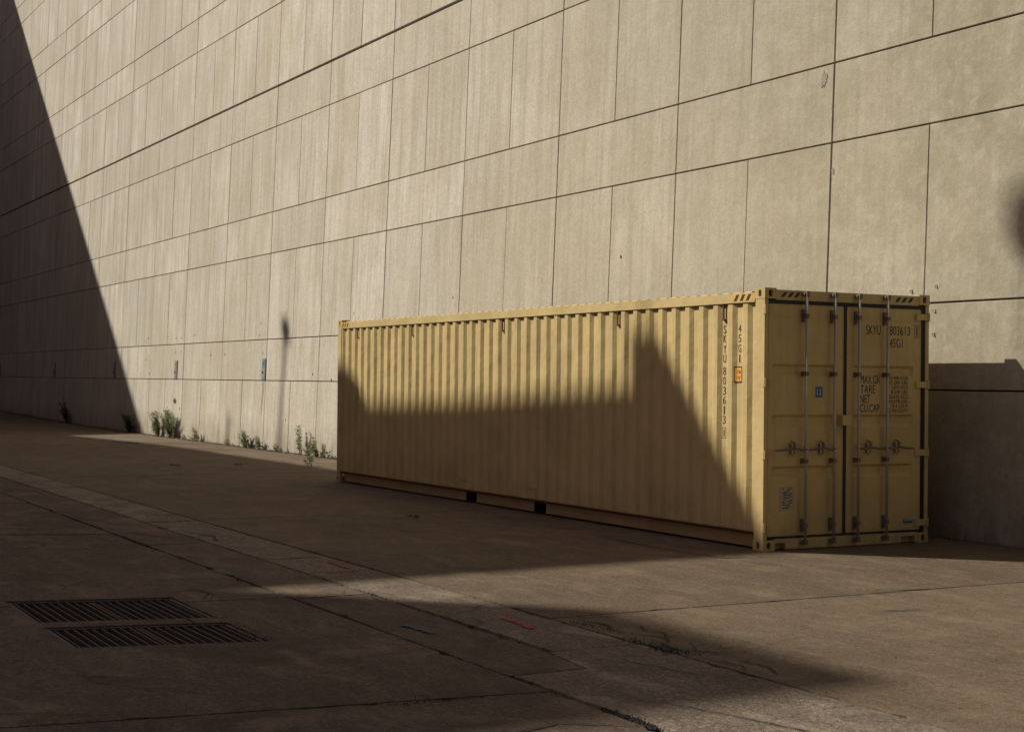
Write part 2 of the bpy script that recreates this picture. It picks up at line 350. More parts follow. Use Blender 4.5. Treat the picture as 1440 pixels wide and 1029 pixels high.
for pts, wd in [
    ([(-2.4, -.72), (-1.2, -.86), (-.33, -.84), (.35, -.76), (.46, -.2), (.5, .05)], .022),
    ([(.42, -.76), (.9, -.7), (1.3, -.62)], .012),
    ([(3.1, -4.38), (3.16, -4.2), (3.2, -3.95)], .020), ([(3.2, -4.33), (3.5, -4.25), (3.75, -4.34)], .022), ([(4.3, -4.34), (4.6, -4.38), (4.8, -4.30)], .03),
    ([(3.6, -4.05), (3.85, -4.15), (4.0, -4.08), (4.25, -4.2)], .016), ([(4.45, -4.15), (4.7, -4.27), (4.95, -4.2)], .012), ([(5.1, -4.27), (5.4, -4.25), (5.65, -4.4)], .016),
    ([(4.0, -4.3), (4.2, -4.2), (4.4, -4.33)], .02), ([(4.9, -4.42), (5.3, -4.36), (5.5, -4.44)], .012),
    ([(-1.46, -5.15), (-1.5, -4.9), (-1.42, -4.55)], .02), ([(-.31, -5.2), (-.2, -4.9), (-.32, -4.55)], .018),
    ([(.45, -6.80), (.40, -6.5), (.62, -6.45), (.95, -6.6), (1.08, -6.66)], .016), ([(.34, -6.5), (.7, -6.44), (1.05, -6.55)], .012),
    ([(1.0, -5.3), (1.15, -5.15), (1.4, -5.05), (1.35, -4.9)], .014), ([(1.2, -5.2), (1.6, -5.3), (1.9, -5.25)], .012),
    ([(1.9, -6.75), (2.1, -6.4), (2.0, -6.1)], .008), ([(4.6, -5.2), (4.9, -4.95), (5.4, -4.8), (5.6, -4.6)], .01),
    ([(6.3, -7.6), (6.4, -6.9), (6.2, -6.3), (6.5, -5.9)], .02), ([(5.9, -5.5), (6.6, -5.3), (7.1, -5.15), (7.8, -5.1)], .012),
    ([(-5.2, -2.3), (-4.6, -1.6), (-4.4, -.9)], .010), ([(-9, -3.6), (-7.5, -2.9), (-6.9, -1.8)], .010),
    ([(3.9, -1.9), (4.0, -1.5)], .02), ([(3.0, -.9), (3.05, -.5)], .03), ([(4.55, -9.6), (4.7, -8.8), (5.1, -8.2)], .01),
    ([(2.2, -4.6), (2.5, -4.9), (2.6, -5.15)], .01), ([(-3.1, -5.1), (-3.9, -4.95), (-4.8, -5.15)], .02), ([(-4.9, -5.9), (-4.4, -5.6), (-3.8, -5.35)], .03),
]: ribbon('crack', pts, wd, M['crack'])
for pts, wd, mt, lb in [
    ([(2.90, -4.80), (3.43, -4.86)], .075, 'redspray', 'longest red sprayed dash on the pale strip'),
    ([(-1.05, -4.67), (-.52, -4.69)], .06, 'redspray', 'red sprayed dash on the shaded part of the pale strip'),
    ([(-12.3, -5.33), (-11.6, -5.30)], .07, 'redspray', 'red sprayed dash at the far end of the strip'),
    ([(2.86, -5.64), (3.30, -5.62)], .07, 'bluespray', 'blue sprayed dash beside the strip'),
    ([(-.83, -5.94), (-.43, -5.88)], .07, 'bluespray', 'blue sprayed dash on the lane joint'),
    ([(-7.75, -5.97), (-7.35, -5.92)], .06, 'bluespray', 'blue sprayed dash far along the lane'),
]:
    o = ribbon('paint_mark', pts, wd, M[mt], .65, .007, .02, .008, False); o['label'] = lb
# moss and crumbled bits in the joints: nobody could count them
mm = MB()
def clod(x, y, r, h):
    n = 5; a0 = R.random()*6
    ring = [mm.bm.verts.new((x+r*R.uniform(.6, 1.2)*math.cos(a0+k*6.283/n), y+r*R.uniform(.6, 1.2)*math.sin(a0+k*6.283/n), gz(x, y)-.01)) for k in range(n)]
    t = mm.bm.verts.new((x+R.uniform(-.3, .3)*r, y+R.uniform(-.3, .3)*r, gz(x, y)+h))
    for k in range(n): mm.bm.faces.new((ring[k], ring[(k+1) % n], t))
for x0, y0, x1, y1, cnt, sp, r in [
    (3.25, -4.40, 3.9, -4.36, 220, .035, .012), (4.1, -4.46, 4.85, -4.40, 330, .05, .013), (4.5, -4.5, 4.75, -4.5, 160, .03, .018), (4.7, -4.5, 5.8, -4.52, 60, .02, .010),
    (6.0, -5.86, 6.5, -5.86, 300, .025, .014), (3.4, -5.92, 5.2, -5.88, 150, .010, .009), (.9, -5.2, 1.5, -5.2, 50, .03, .011),
    (1.9, -6.76, 3.1, -6.76, 220, .03, .012), (2.0, -6.8, 1.75, -8.0, 120, .03, .010), (3.02, -6.9, 2.82, -8.0, 60, .015, .009), (-12, -4.5, 4, -4.5, 90, .010, .007), (-12, -5.2, 4.6, -5.2, 90, .010, .007),
    (-9, -5.92, 4, -5.92, 110, .010, .008), (5.38, -6.9, 5.42, -6.3, 60, .015, .010), (5.05, -8.3, 5.15, -8.0, 14, .010, .009), (-60, 2.93, 0, 2.93, 3200, .09, .035),
    (-6.0, -6.3, -5.0, -6.3, 20, .05, .012), (7, -4.55, 9, -4.5, 40, .03, .010)]:
    for _ in range(cnt):
        t = R.random(); rr = r*R.uniform(.4, 1.6)
        clod(x0+(x1-x0)*t+R.gauss(0, sp), y0+(y1-y0)*t+R.gauss(0, sp), rr, rr*R.uniform(.1, .35))
tag(mm.build('moss', M['moss']), 'dark moss and grit caught in the paving joints', 'moss', kind='stuff')
gr = MB()
for _ in range(1500):
    x_, y_ = R.uniform(-16, 11), R.uniform(-9.5, 1)
    if in_pit(x_, y_) or (-12.3 < x_ < .1 and y_ > -.1): continue
    r_ = R.uniform(.003, .010)
    v = [gr.bm.verts.new((x_+r_*math.cos(a)*R.uniform(.7, 1.5), y_+r_*math.sin(a), .0)) for a in (0, 2.1, 4.2)]
    t = gr.bm.verts.new((x_, y_, r_*.9))
    for k in range(3): gr.bm.faces.new((v[k], v[(k+1) % 3], t))
tag(gr.build('grit', M['lane']), 'loose stone chips and grit scattered over the yard', 'grit', kind='stuff')

# ---------------------------------------------------------------- the high concrete wall
BAT = .034; WY = 3.05
wall = empty('retaining_wall', (0, WY, 0), (-math.atan(BAT), 0, 0))
tag(wall, 'towering beige concrete wall of large jointed panels rising behind the container', 'wall')
MOD = 3.657; J0 = -2.66
zs = [-.15, 1.785, 2.86, 5.11, 6.20, 8.45, 9.52, 11.73, 12.79, 15.0, 16.04, 18.27, 19.22, 21.45, 22.5]
XL, XR = -30, 3
bk = MB(); bk.box(J0+MOD*XL, J0+MOD*XR, .055, 1.6, -.3, 22.55); bk.build('core', M['joint'], wall)
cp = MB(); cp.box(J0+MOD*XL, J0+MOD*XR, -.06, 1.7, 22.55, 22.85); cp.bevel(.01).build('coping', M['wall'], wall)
pan = []
for c in range(XL, XR):
    xa, xb = J0+MOD*c, J0+MOD*(c+1)
    for k in range(len(zs)-1):
        if k % 2 == 0: xm = xa+MOD/2; pan += [(xa, xm, k, 0, 1), (xm, xb, k, 1, 0)]
        else: pan.append((xa, xb, k, 0, 0))
def psize(p):
    xa, xb, k, *_ = p
    q = [project((x, WY+BAT*z, z)) for x in (xa, xb) for z in (max(0, zs[k]), zs[k+1])]
    if any(v is None for v in q): return -1
    u = [max(-40, min(1480, v[0])) for v in q]; v_ = [max(-40, min(1069, v[1])) for v in q]
    a = (max(u)-min(u))*(max(v_)-min(v_))
    return a
pan.sort(key=lambda p: -psize(p))
def jw(i): return {0: .017, 1: .011}[i % 2]
def panel_geo(p):
    xa, xb, k, lh, rh = p
    ca = round((xa-J0)/MOD*2); cb = round((xb-J0)/MOD*2)
    def g(c2): return .013 if c2 % 2 else (.023 if (c2//2) % 2 == 0 else .016)
    def gh(kk): return .050 if kk == 6 else .019
    za, zb = zs[k]+(0 if k == 0 else gh(k)*.35), zs[k+1]-gh(k+1)*.65
    return xa+g(ca)/2, xb-g(cb)/2, za, zb
def add_panel(mb, xa, xb, za, zb, dy=0):
    ch = .007; D = .10
    f = [(xa+ch, dy, za+ch), (xb-ch, dy, za+ch), (xb-ch, dy, zb-ch), (xa+ch, dy, zb-ch)]
    s_ = [(xa, dy+ch, za), (xb, dy+ch, za), (xb, dy+ch, zb), (xa, dy+ch, zb)]
    b = [(xa, D, za), (xb, D, za), (xb, D, zb), (xa, D, zb)]
    fs = [(0, 1, 2, 3)]
    for i in range(4):
        j = (i+1) % 4; fs += [(i, i+4, j+4, j), (i+4, i+8, j+8, j+4)]
    mb.verts(f+s_+b, fs)
rest = MB(); cache = {}
for i, p in enumerate(pan):
    xa, xb, za, zb = panel_geo(p); dy = R.uniform(-.0035, .0035) - (.012 if p[2] >= 6 else 0)
    if i < 296 and psize(p) > 0:
        key = (round(xb-xa, 4), p[2])
        if key not in cache:
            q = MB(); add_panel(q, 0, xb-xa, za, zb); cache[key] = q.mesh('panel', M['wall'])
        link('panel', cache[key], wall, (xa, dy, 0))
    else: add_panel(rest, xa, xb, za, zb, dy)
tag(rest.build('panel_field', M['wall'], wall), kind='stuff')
# small marks on the wall (parts of it), in wall coordinates (x, height)
def blot(name, x, z, rx, rz, mat, y=-.017, n=14, drip=0):
    b = MB(); v = []
    for k in range(n):
        a = k*6.283/n; r = R.uniform(.65, 1.15)
        v.append((x+rx*r*math.cos(a), z+rz*r*math.sin(a)-(drip*R.random() if math.sin(a) < -.3 else 0)))
    front = [b.bm.verts.new((p[0], y, p[1])) for p in v]; back = [b.bm.verts.new((p[0], .03, p[1])) for p in v]
    b.bm.faces.new(front)
    for k in range(n): b.bm.faces.new((front[k], back[k], back[(k+1) % n], front[(k+1) % n]))
    return b.build(name, mat, wall)
blot('spalled_hole', -32.65, 1.12, .17, .09, M['spall'], -.006)
blot('repair_mark', -2.86, 6.02, .07, .10, M['greymark'], -.006, 22, .05)
blot('repair_mark', -2.62, 4.72, .03, .05, M['greymark'], -.006)
for x_, z_ in [(-32.8, 2.62), (-32.2, 2.62), (-32.8, 3.05), (-32.2, 3.05), (-25.2, 2.98), (-25.15, 3.3), (-24.9, 2.5), (-35.9, 3.1), (-36.1, 2.4), (-28.0, 2.5), (-29.3, 2.5), (-30.9, 3.1), (-13.9, 3.5), (-18.9, 3.35), (-21.3, 1.95), (-35.6, 1.95), (-20.1, 1.82), (-32.1, .9), (-33.4, .9), (-23.0, .8), (-7.8, 3.9)]:
    blot('tie_hole', x_, z_, .022, .035, M['hole'], -.0055, 8)
def wall_thing(name, x, z, label, cat, group=None):
    o = empty(name, (x, WY+BAT*z, z), (-math.atan(BAT), 0, 0)); return tag(o, label, cat, group)
# narrow metal service boxes
G_ = 'narrow service boxes fixed along the wall'
boxes = [(-24.73, True, 'narrow service box on sunlit wall with blue label and rust streak beneath'),
         (-32.62, False, 'narrow grey service box on sunlit wall above the broken hole'),
         (-40.0, False, 'narrow service box just inside the wall shadow, nearest its edge'),
         (-49.4, False, 'narrow service box in the wall shadow, middle of the shaded three'),
         (-61.0, False, 'narrow service box deepest in the wall shadow, leftmost of all')]
for bx, blue, lb in boxes:
    t = wall_thing('service_box', bx, 1.80, lb, 'box', G_)
    b = MB(); b.box(-.13, .13, -.024, -.003, 0, .56); b.bevel(.008).build('box_body', M['box'], t)
    b = MB(); b.box(-.10, .10, -.030, -.0245, .33, .53); b.build('label_plate', M['boxblue'] if blue else M['plate'], t)
    b = MB(); b.box(-.085, .085, -.028, -.0245, .05, .29); b.build('cover', M['plate'] if blue else M['box'], t)
    b = MB(); b.tube([(-.045, -.026, .2), (-.045, -.05, .2)], .028, 10).build('lock', M['hole'], t)
    b = MB(); b.box(-.06, .06, -.033, -.0305, .45, .47); b.box(-.06, .03, -.033, -.0305, .40, .42); b.build('print', M['black'], t)
b = MB(); n_ = 12
lft = [(-24.86+R.uniform(-.02, .02), 1.76-k*.08) for k in range(n_)]
for k in range(n_-1):
    wd = .16*(1-k/n_)+.02
    b.verts([(lft[k][0], -.0045, lft[k][1]), (lft[k][0]+wd, -.0045, lft[k][1]), (lft[k+1][0]+wd*.85, -.0045, lft[k+1][1]), (lft[k+1][0], -.0045, lft[k+1][1])], [(0, 3, 2, 1)])
b.build('rust_streak', M['ruststain'], wall)
for x_, z_, lb in [(-1.05, 3.02, 'small iron hook on wall above the container roof, left of the joint'), (-.62, 3.06, 'small iron hook on wall above the container corner, right of the joint'),
                   (-.64, 2.76, 'small pale iron hook on wall just beside the container top corner'), (-.64, 2.47, 'small iron hook on wall, lowest beside the container')]:
    t = wall_thing('wall_hook', x_, z_, lb, 'hook', 'small hooks on the wall')
    b = MB(); b.box(-.016, .016, -.008, 0, -.022, .022); b.build('hook_plate', M['white'] if z_ == 2.76 else M['steel'], t)
    b = MB(); b.tube([(0, -.006, .012), (0, -.025, .01), (0, -.028, -.012), (0, -.018, -.018)], .005, 6); b.build('hook_bar', M['rust'], t)

# ---------------------------------------------------------------- the shipping container
con = empty('shipping_container', (0, 0, 0))
tag(con, 'tan forty foot corrugated shipping container standing on the yard before the wall', 'container')
Lc, Wc, Hc = 12.192, 2.438, 2.896
TAN = M['tan']
def casting(x0, x1, y0, y1, z0, z1):
    """hollow corner casting: every face carries a real oval opening"""
    b = MB(); bm = b.bm
    def face(o, ex, ey, n, rx, ry):
        o, ex, ey, n = map(Vector, (o, ex, ey, n)); N = 24
        lx_, ly_ = ex.length, ey.length; ux, uy = ex.normalized(), ey.normalized(); c = o+ex/2+ey/2
        out, inn, deep = [], [], []
        for k in range(N):
            a = 2*math.pi*(k+.5)/N; ca, sa = math.cos(a), math.sin(a)
            s_ = min(lx_/2/abs(ca), ly_/2/abs(sa))
            out.append(c+ux*ca*s_+uy*sa*s_)
            q = c+ux*max(-rx, min(rx, ca*ry if rx < ry else ca*rx*1.15))+uy*max(-ry, min(ry, sa*ry*1.1))
            inn.append(q); deep.append(q-n*.035)
        corners = [o, o+ex, o+ex+ey, o+ey]
        vo = [bm.verts.new(p) for p in out]; vi = [bm.verts.new(p) for p in inn]; vd = [bm.verts.new(p) for p in deep]
        for k in range(N):
            j = (k+1) % N
            bm.faces.new((vo[k], vo[j], vi[j], vi[k])); bm.faces.new((vi[k], vi[j], vd[j], vd[k]))
        for cpt in corners:
            ks = sorted(range(N), key=lambda k: (out[k]-cpt).length)[:2]
            if abs(ks[0]-ks[1]) in (1, N-1): bm.faces.new((vo[ks[0]], bm.verts.new(cpt), vo[ks[1]]))
        f = bm.faces.new(vd); f.material_index = 1
    X, Y, Z = x1-x0, y1-y0, z1-z0
    face((x0, y0, z0), (X, 0, 0), (0, 0, Z), (0, -1, 0), .026, .037); face((x0, y1, z0), (X, 0, 0), (0, 0, Z), (0, 1, 0), .026, .037)
    face((x1, y0, z0), (0, Y, 0), (0, 0, Z), (1, 0, 0), .026, .037); face((x0, y0, z0), (0, Y, 0), (0, 0, Z), (-1, 0, 0), .026, .037)
    face((x0, y0, z1), (X, 0, 0), (0, Y, 0), (0, 0, 1), .055, .030); face((x0, y0, z0), (X, 0, 0), (0, Y, 0), (0, 0, -1), .055, .030)
    return b.build('corner_casting', [TAN, M['hole']], con)
for xa, xb in ((-.178, 0), (-Lc, -Lc+.178)):
    for ya, yb in ((0, .162), (Wc-.162, Wc)):
        casting(xa, xb, ya, yb, 0, .118); casting(xa, xb, ya, yb, Hc-.118, Hc)
# corner posts
for y0_, y1_ in ((.004, .055), (Wc-.055, Wc-.004)):
    b = MB(); b.box(-.168, -.008, y0_, y1_, .119, Hc-.119); b.bevel(.006, 2).build('corner_post', TAN, con)
    b = MB(); b.box(-Lc+.006, -Lc+.15, y0_, y1_ if y0_ < 1 else y1_, .119, Hc-.119); b.bevel(.006, 2).build('corner_post', TAN, con)
# corrugated side walls
def profile(xa, xb):
    pts = []; k = 0; st = []
    while True:
        s0 = -.320-.278*k
        st.append([(s0, 0), (s0+.055, 1), (s0+.055+.088, 1), (s0+.198, 0)]); k += 1
        if s0 < xa: break
    for g in reversed(st): pts += [p for p in g if xa < p[0] < xb]
    return [(xa, pts[0][1])]+pts+[(xb, pts[-1][1])]
prof = profile(-Lc+.15, -.17)
ZB, ZT = .205, Hc-.150
def corr(y_out, sgn):
    b = MB(); dep = .034; rows = [ZB+(ZT-ZB)*i/6 for i in range(7)]; g = []
    for z in rows: g.append([b.bm.verts.new((x, y_out+sgn*(.012+dep*d)+(R.uniform(-.0012, .0012) if 0 < rows.index(z) < 6 else 0), z)) for x, d in prof])
    for r in range(6):
        for i in range(len(prof)-1): b.bm.faces.new((g[r][i], g[r][i+1], g[r+1][i+1], g[r+1][i]))
    return b.build('side_wall', TAN, con, fix=False)
corr(0, 1); corr(Wc, -1)
b = MB(); b.box(-Lc+.02, -Lc+.05, .06, Wc-.06, .15, Hc-.1); b.build('front_wall', TAN, con)
# rails
for y0_, y1_ in ((-.001, .062), (Wc-.062, Wc+.001)):
    b = MB(); b.box(-Lc+.179, -.179, y0_, y1_, Hc-.152, Hc-.046); b.bevel(.007, 2).build('top_rail', TAN, con)
for s_ in (1, -1):
    Y = (lambda v: v) if s_ == 1 else (lambda v: Wc-v)
    b = MB()
    segs = [(-Lc+.179, -7.24), (-6.90, -5.17), (-4.84, -.179)]
    for xa, xb in segs: b.box(xa, xb, min(Y(.075), Y(.097)), max(Y(.075), Y(.097)), .04, .175)
    b.box(-Lc+.179, -.179, min(Y(.0755), Y(.0965)), max(Y(.0755), Y(.0965)), .160, .1995)
    b.box(-Lc+.179, -.179, min(Y(.006), Y(.098)), max(Y(.006), Y(.098)), .2, .212)
    for xa, xb in segs: b.box(xa+.001, xb-.001, min(Y(.062), Y(.112)), max(Y(.062), Y(.112)), .028, .0395)
    b.build('bottom_rail', M['grimy'], con)
for xa, xb in ((-7.24, -6.90), (-5.17, -4.84)):
    b = MB(); b.verts([(xa, .08, .04), (xb, .08, .04), (xb, .08, .16), (xa, .08, .16), (xa, 2.35, .04), (xb, 2.35, .04), (xb, 2.35, .16), (xa, 2.35, .16)],
                      [(0, 1, 5, 4), (3, 7, 6, 2), (0, 4, 7, 3), (1, 2, 6, 5)]); b.build('fork_pocket', M['hole'], con)
b = MB(); b.box(-Lc+.06, -.06, .07, Wc-.07, .16, .19); b.build('floor', M['rust'], con)
# roof with cross corrugations
b = MB(); rp = []; xq = -Lc+.2
while xq < -.42:
    rp += [(xq, 0), (xq+.05, 0), (xq+.075, 1), (xq+.185, 1)]; xq += .209
rp += [(-.40, 0), (-.18, 0)]
zr = Hc-.043
ra = [b.bm.verts.new((x, .075, zr+.016*d)) for x, d in rp]; rb = [b.bm.verts.new((x, Wc-.075, zr+.016*d)) for x, d in rp]
la = [b.bm.verts.new((x, .045, zr)) for x, d in rp]; lb_ = [b.bm.verts.new((x, Wc-.045, zr)) for x, d in rp]
for i in range(len(rp)-1):
    for A, B in ((la, ra), (ra, rb), (rb, lb_)): b.bm.faces.new((A[i], A[i+1], B[i+1], B[i]))
b.build('roof', TAN, con, fix=False)
# end frames: header and sill
for xa, xb in ((-.12, -.006), (-Lc+.006, -Lc+.1)):
    b = MB(); b.box(xa, xb, .163, Wc-.163, Hc-.129, Hc-.018); b.bevel(.006, 2).build('header', TAN, con)
# sill with two pockets left open
b = MB(); yy = [.163, .175, .32, 2.02, 2.235, Wc-.163]
for i, (ya, yb) in enumerate(zip(yy, yy[1:])):
    if i in (1, 3): b.box(-.10, -.006, ya, yb, .085, .13); b.box(-.10, -.09, ya, yb, .01, .0845)
    else: b.box(-.10, -.006, ya, yb, .012, .13)
b.build('sill', TAN, con)
b = MB(); b.box(-Lc+.006, -Lc+.1, .163, Wc-.163, .02, .15); b.build('sill', TAN, con)
# black backing that shows as gasket
b = MB(); b.box(-.085, -.056, .056, Wc-.056, .131, Hc-.13); b.build('inner_panel', M['rubber'], con)
for ya, yb, za, zb_ in ((.0565, 2.385, 2.7235, 2.765), (.0565, 2.385, .132, .157), (1.1385, 1.1895, .158, 2.7225), (2.3155, 2.3825, .158, 2.7225)):
    b = MB(); b.box(-.052, -.021, ya, yb, za, zb_); b.build('gasket', M['rubber'], con)
def door(y0_, y1_, ribs, label):
    """door leaf with three pressed channels, in the plane x = -0.02"""
    XF = -.018; zb_, zt_ = .170, 2.712
    ys_ = [y0_, ribs[0], ribs[0]+.03, ribs[1]-.03, ribs[1], y1_]
    zz = [zb_]; chan = [(.79, .93), (1.36, 1.50), (1.92, 2.06)]
    for a, c in chan: zz += [a, a+.035, c-.028, c]
    zz += [zt_]; dep = .032
    b = MB(); g = []
    for iz, z in enumerate(zz):
        row = []
        for iy, y in enumerate(ys_):
            inner = iy in (2, 3) and iz not in (0, len(zz)-1) and (iz-1) % 4 in (1, 2)
            row.append(b.bm.verts.new((XF-(dep if inner else 0), y, z)))
        g.append(row)
    for i in range(len(zz)-1):
        for j in range(5): b.bm.faces.new((g[i][j], g[i][j+1], g[i+1][j+1], g[i+1][j]))
    # rim so the leaf has thickness
    for (ya, yb, za, zb2) in ((y0_-.001, y1_+.001, zb_-.012, zb_-.0005), (y0_-.001, y1_+.001, zt_+.0005, zt_+.010)):
        b.box(-.06, XF+.002, ya, yb, za, zb2)
    b.box(-.06, XF+.003, y0_-.010, y0_-.0015, zb_, zt_); b.box(-.06, XF+.003, y1_+.0015, y1_+.010, zb_, zt_)
    b.box(XF+.0008, XF+.0045, y0_+.055, y1_-.055, 2.578, 2.584)
    d = b.build('door', TAN, con, fix=False); d['label'] = label; return d
dl = door(.075, 1.128, (.115, 1.03), 'left door leaf with the blue label and data plate')
dr = door(1.200, 2.305, (1.29, 2.20), 'right door leaf with the stencilled weights')
# hinges
for z in (2.654, 1.85, 1.055, .252):
    b = MB(); b.tube([(.008, .012, z-.05), (.008, .012, z+.05)], .015, 10); b.box(-.006, .010, .012, .105, z-.038, z-.026); b.box(-.006, .010, .012, .105, z+.026, z+.038)
    b.box(-.03, .004, -.006, .010, z-.045, z+.045)
    b.build('hinge', TAN, con)
for z in (2.636, 1.845, 1.054, .239):
    b = MB(); b.box(-.017, .006, 2.23, Wc-.03, z-.036, z+.036); b.bevel(.005)
    b.tube([(.006, Wc-.02, z-.05), (.006, Wc-.02, z+.05)], .015, 10); b.build('hinge', TAN, con)
# locking bars, guides, cams and handles
def bar(y, left, dr_):
    b = MB(); b.tube([(.045, y, .06), (.045, y, 2.85)], .0165, 12); br = b.build('locking_bar', M['steel'], con, smooth=False)
    for p in br.data.polygons: p.use_smooth = abs(p.normal.z) < .5
    for z, h in ((2.60, .085), (1.955, .03), (.985, .03), (.27, .085)):
        b = MB(); b.box(-.0175, .004, y-.028, y+.028, z-h*.85, z+h*.85); b.box(.0045, .064, y-.022, y+.022, z-min(h, .022), z+min(h, .022)); b.bevel(.004)
        b.build('bracket', M['dark'], br)
    for z, s_ in ((2.84, 1), (.085, -1)):
        b = MB(); b.box(-.0055, .045, y-.034, y+.034, z-.016, z+.016); b.box(.022, .068, y-.02, y+.022, z-.028, z+.028); b.bevel(.004); b.build('cam', M['dark'], br)
    s_ = -1 if left else 1; z = 1.118
    b = MB(); b.box(.024, .066, y-.020, y+.020, z-.032, z+.032); b.bevel(.004); b.build('hub', M['steel'], br)
    b = MB(); b.tube([(.065, y, z), (.075, y+s_*.08, z-.005), (.06, y+s_*.16, z+.012), (.045, y+s_*.30, z-.005), (.04, y+s_*.42, z-.012)], [.014, .013, .013, .012, .010], 8)
    b.build('handle', M['dark'], br)
    yc = y+s_*.17
    b = MB(); b.box(-.0175, -.008, yc-.013, yc+.013, z-.06, z+.06); b.tube([(.0, yc-.0, z+.085), (.055, yc, z+.07), (.07, yc, z+.02), (.045, yc, z-.0), (.055, yc, z-.05), (.01, yc, z-.075)], .009, 8)
    b.tube([(.058, yc, z+.02), (.058, yc, z+.065)], .018, 8)
    b.build('catch', M['dark'], br)
for y, lf in ((.555, 1), (.965, 1), (1.32, 0), (1.75, 0)): bar(y, lf, None)
b = MB(); b.box(-.017, .075, 1.06, 1.185, 1.38, 1.495); b.bevel(.008, 2); b.build('lock_box', TAN, con)
# lashing bars in the recesses of the side wall
for k in (0, 8, 19, 30, 38):
    xc = -.794-.278*k+.077-.0; xc = -.320-.278*(k+2)+.055+.044
    b = MB(); b.tube([(xc, .024, 2.565), (xc, .024, 2.735)], .012, 8); b.box(xc-.02, xc+.02, .012, .0455, 2.553, 2.572); b.box(xc-.02, xc+.02, .012, .0455, 2.728, 2.744)
    b.build('lashing_bar', M['rust'], con)
# ---- lettering
def glyphs(body):
    cu = bpy.data.curves.new('t', 'FONT'); cu.body = body; cu.resolution_u = 3; cu.fill_mode = 'FRONT'; cu.offset = .0
    o = bpy.data.objects.new('t', cu); C.objects.link(o); bpy.context.view_layer.update()
    me = bpy.data.meshes.new_from_object(o.evaluated_get(bpy.context.evaluated_depsgraph_get()))
    bpy.data.objects.remove(o); bpy.data.curves.remove(cu)
    return me
def letter(body, a0, a1, z0, z1, fn, mat, parent, name='lettering', kind=None):
    me = glyphs(body); xs_ = [v.co.x for v in me.vertices]; ys2 = [v.co.y for v in me.vertices]
    X0, X1, Y0, Y1 = min(xs_), max(xs_), min(ys2), max(ys2)
    for v in me.vertices:
        v.co = fn(a0+(v.co.x-X0)/(X1-X0)*(a1-a0), z0+(v.co.y-Y0)/(Y1-Y0)*(z1-z0))
    me.materials.clear(); me.materials.append(mat)
    return tag(link(name, me, parent), kind=kind)
onD = lambda a, z: Vector((-.0155, a, z))
onS = lambda a, z: Vector((a, .0435, z))
BK = M['black']
letter('SKYU', 1.475, 1.695, 2.415, 2.520, onD, BK, dr); letter('803613', 1.83, 2.145, 2.415, 2.520, onD, BK, dr)
letter('1', 2.245, 2.262, 2.415, 2.520, onD, BK, dr); letter('45G1', 1.83, 2.035, 2.275, 2.375, onD, BK, dr)
b = MB()
for (a, c, z0, z1) in ((2.215, 2.221, 2.395, 2.54), (2.286, 2.292, 2.395, 2.54), (2.2215, 2.2855, 2.395, 2.401), (2.2215, 2.2855, 2.534, 2.54)):
    b.verts([(-.0155, a, z0), (-.0155, c, z0), (-.0155, c, z1), (-.0155, a, z1)], [(0, 1, 2, 3)])
b.build('check_digit_frame', BK, dr)
for s_, a1, z in (('MAX.GR', 1.69, 1.852), ('TARE', 1.62, 1.742), ('NET', 1.545, 1.632), ('CU.CAP.', 1.70, 1.524)):
    letter(s_, 1.395, a1, z, z+.094, onD, BK, dr)
for i, s_ in enumerate(('30.480 KGS', '67.200 LBS', '3.870 KGS', '8.530 LBS', '26.610 KGS', '58.670 LBS', '76.4 CU.M', '2.700 CU.FT')):
    letter(s_, 1.822+(.04 if len(s_) < 10 else 0), 2.115, 1.902-i*.0543, 1.944-i*.0543, onD, BK, dr, kind='stuff')
xi = -.320-.278*2+.055+.044; xj = -.320-.278+.055+.044
for ch, v in zip('SKYU803613', (463.5, 476.6, 491, 504.6, 522, 535.6, 549.7, 563, 577, 590.5)):
    z = 2.454-(v-463.5)*.00811; wd = .012 if ch == '1' else .028
    letter(ch, xi-wd, xi+wd, z-.046, z+.046, onS, BK, con)
letter('1', xi-.008, xi+.008, 1.232, 1.312, onS, BK, con)
b = MB()
for (a, c, z0, z1) in ((xi-.036, xi-.031, 1.21, 1.335), (xi+.031, xi+.036, 1.21, 1.335), (xi-.0305, xi+.0305, 1.21, 1.215), (xi-.0305, xi+.0305, 1.33, 1.335)):
    b.verts([(a, .0435, z0), (c, .0435, z0), (c, .0435, z1), (a, .0435, z1)], [(0, 1, 2, 3)])
b.build('check_digit_frame', BK, con)
for ch, v in zip('45G1', (463, 476.5, 490.5, 504.5)):
    z = 2.454-(v-463.5)*.00811; wd = .010 if ch == '1' else .026
    letter(ch, xj-wd, xj+wd, z-.044, z+.044, onS, BK, con)
# orange height sticker, wrapped over the slope and the recess
def wrap(x):
    s0 = -.598
    d = 0 if x < s0 else (x-s0)/.055 if x < s0+.055 else 1 if x < s0+.143 else max(0, 1-(x-s0-.143)/.055)
    return .012+.034*d
b = MB(); ks = [-.576, -.5435, -.470, -.4555]
for dz, off, z0, z1, mi in ((0, .0035, 1.848, 2.030, 0), (0, .005, 1.862, 2.016, 1)):
    kk = ks if mi == 0 else [-.566, -.5435, -.470, -.4605]
    r1 = [b.bm.verts.new((x, wrap(x)-off, z0)) for x in kk]; r2 = [b.bm.verts.new((x, wrap(x)-off, z1)) for x in kk]
    for i in range(3): f = b.bm.faces.new((r1[i], r1[i+1], r2[i+1], r2[i])); f.material_index = mi
st_ = b.build('height_sticker', [BK, M['orange']], con, fix=False); st_['label'] = 'orange height sticker on the side wall'
onK = lambda a, z: Vector((a, .0395, z))
letter('2.9m', -.540, -.472, 1.950, 1.995, onK, M['black'], st_, kind='stuff'); letter("9'6\"", -.536, -.476, 1.880, 1.925, onK, M['black'], st_, kind='stuff')
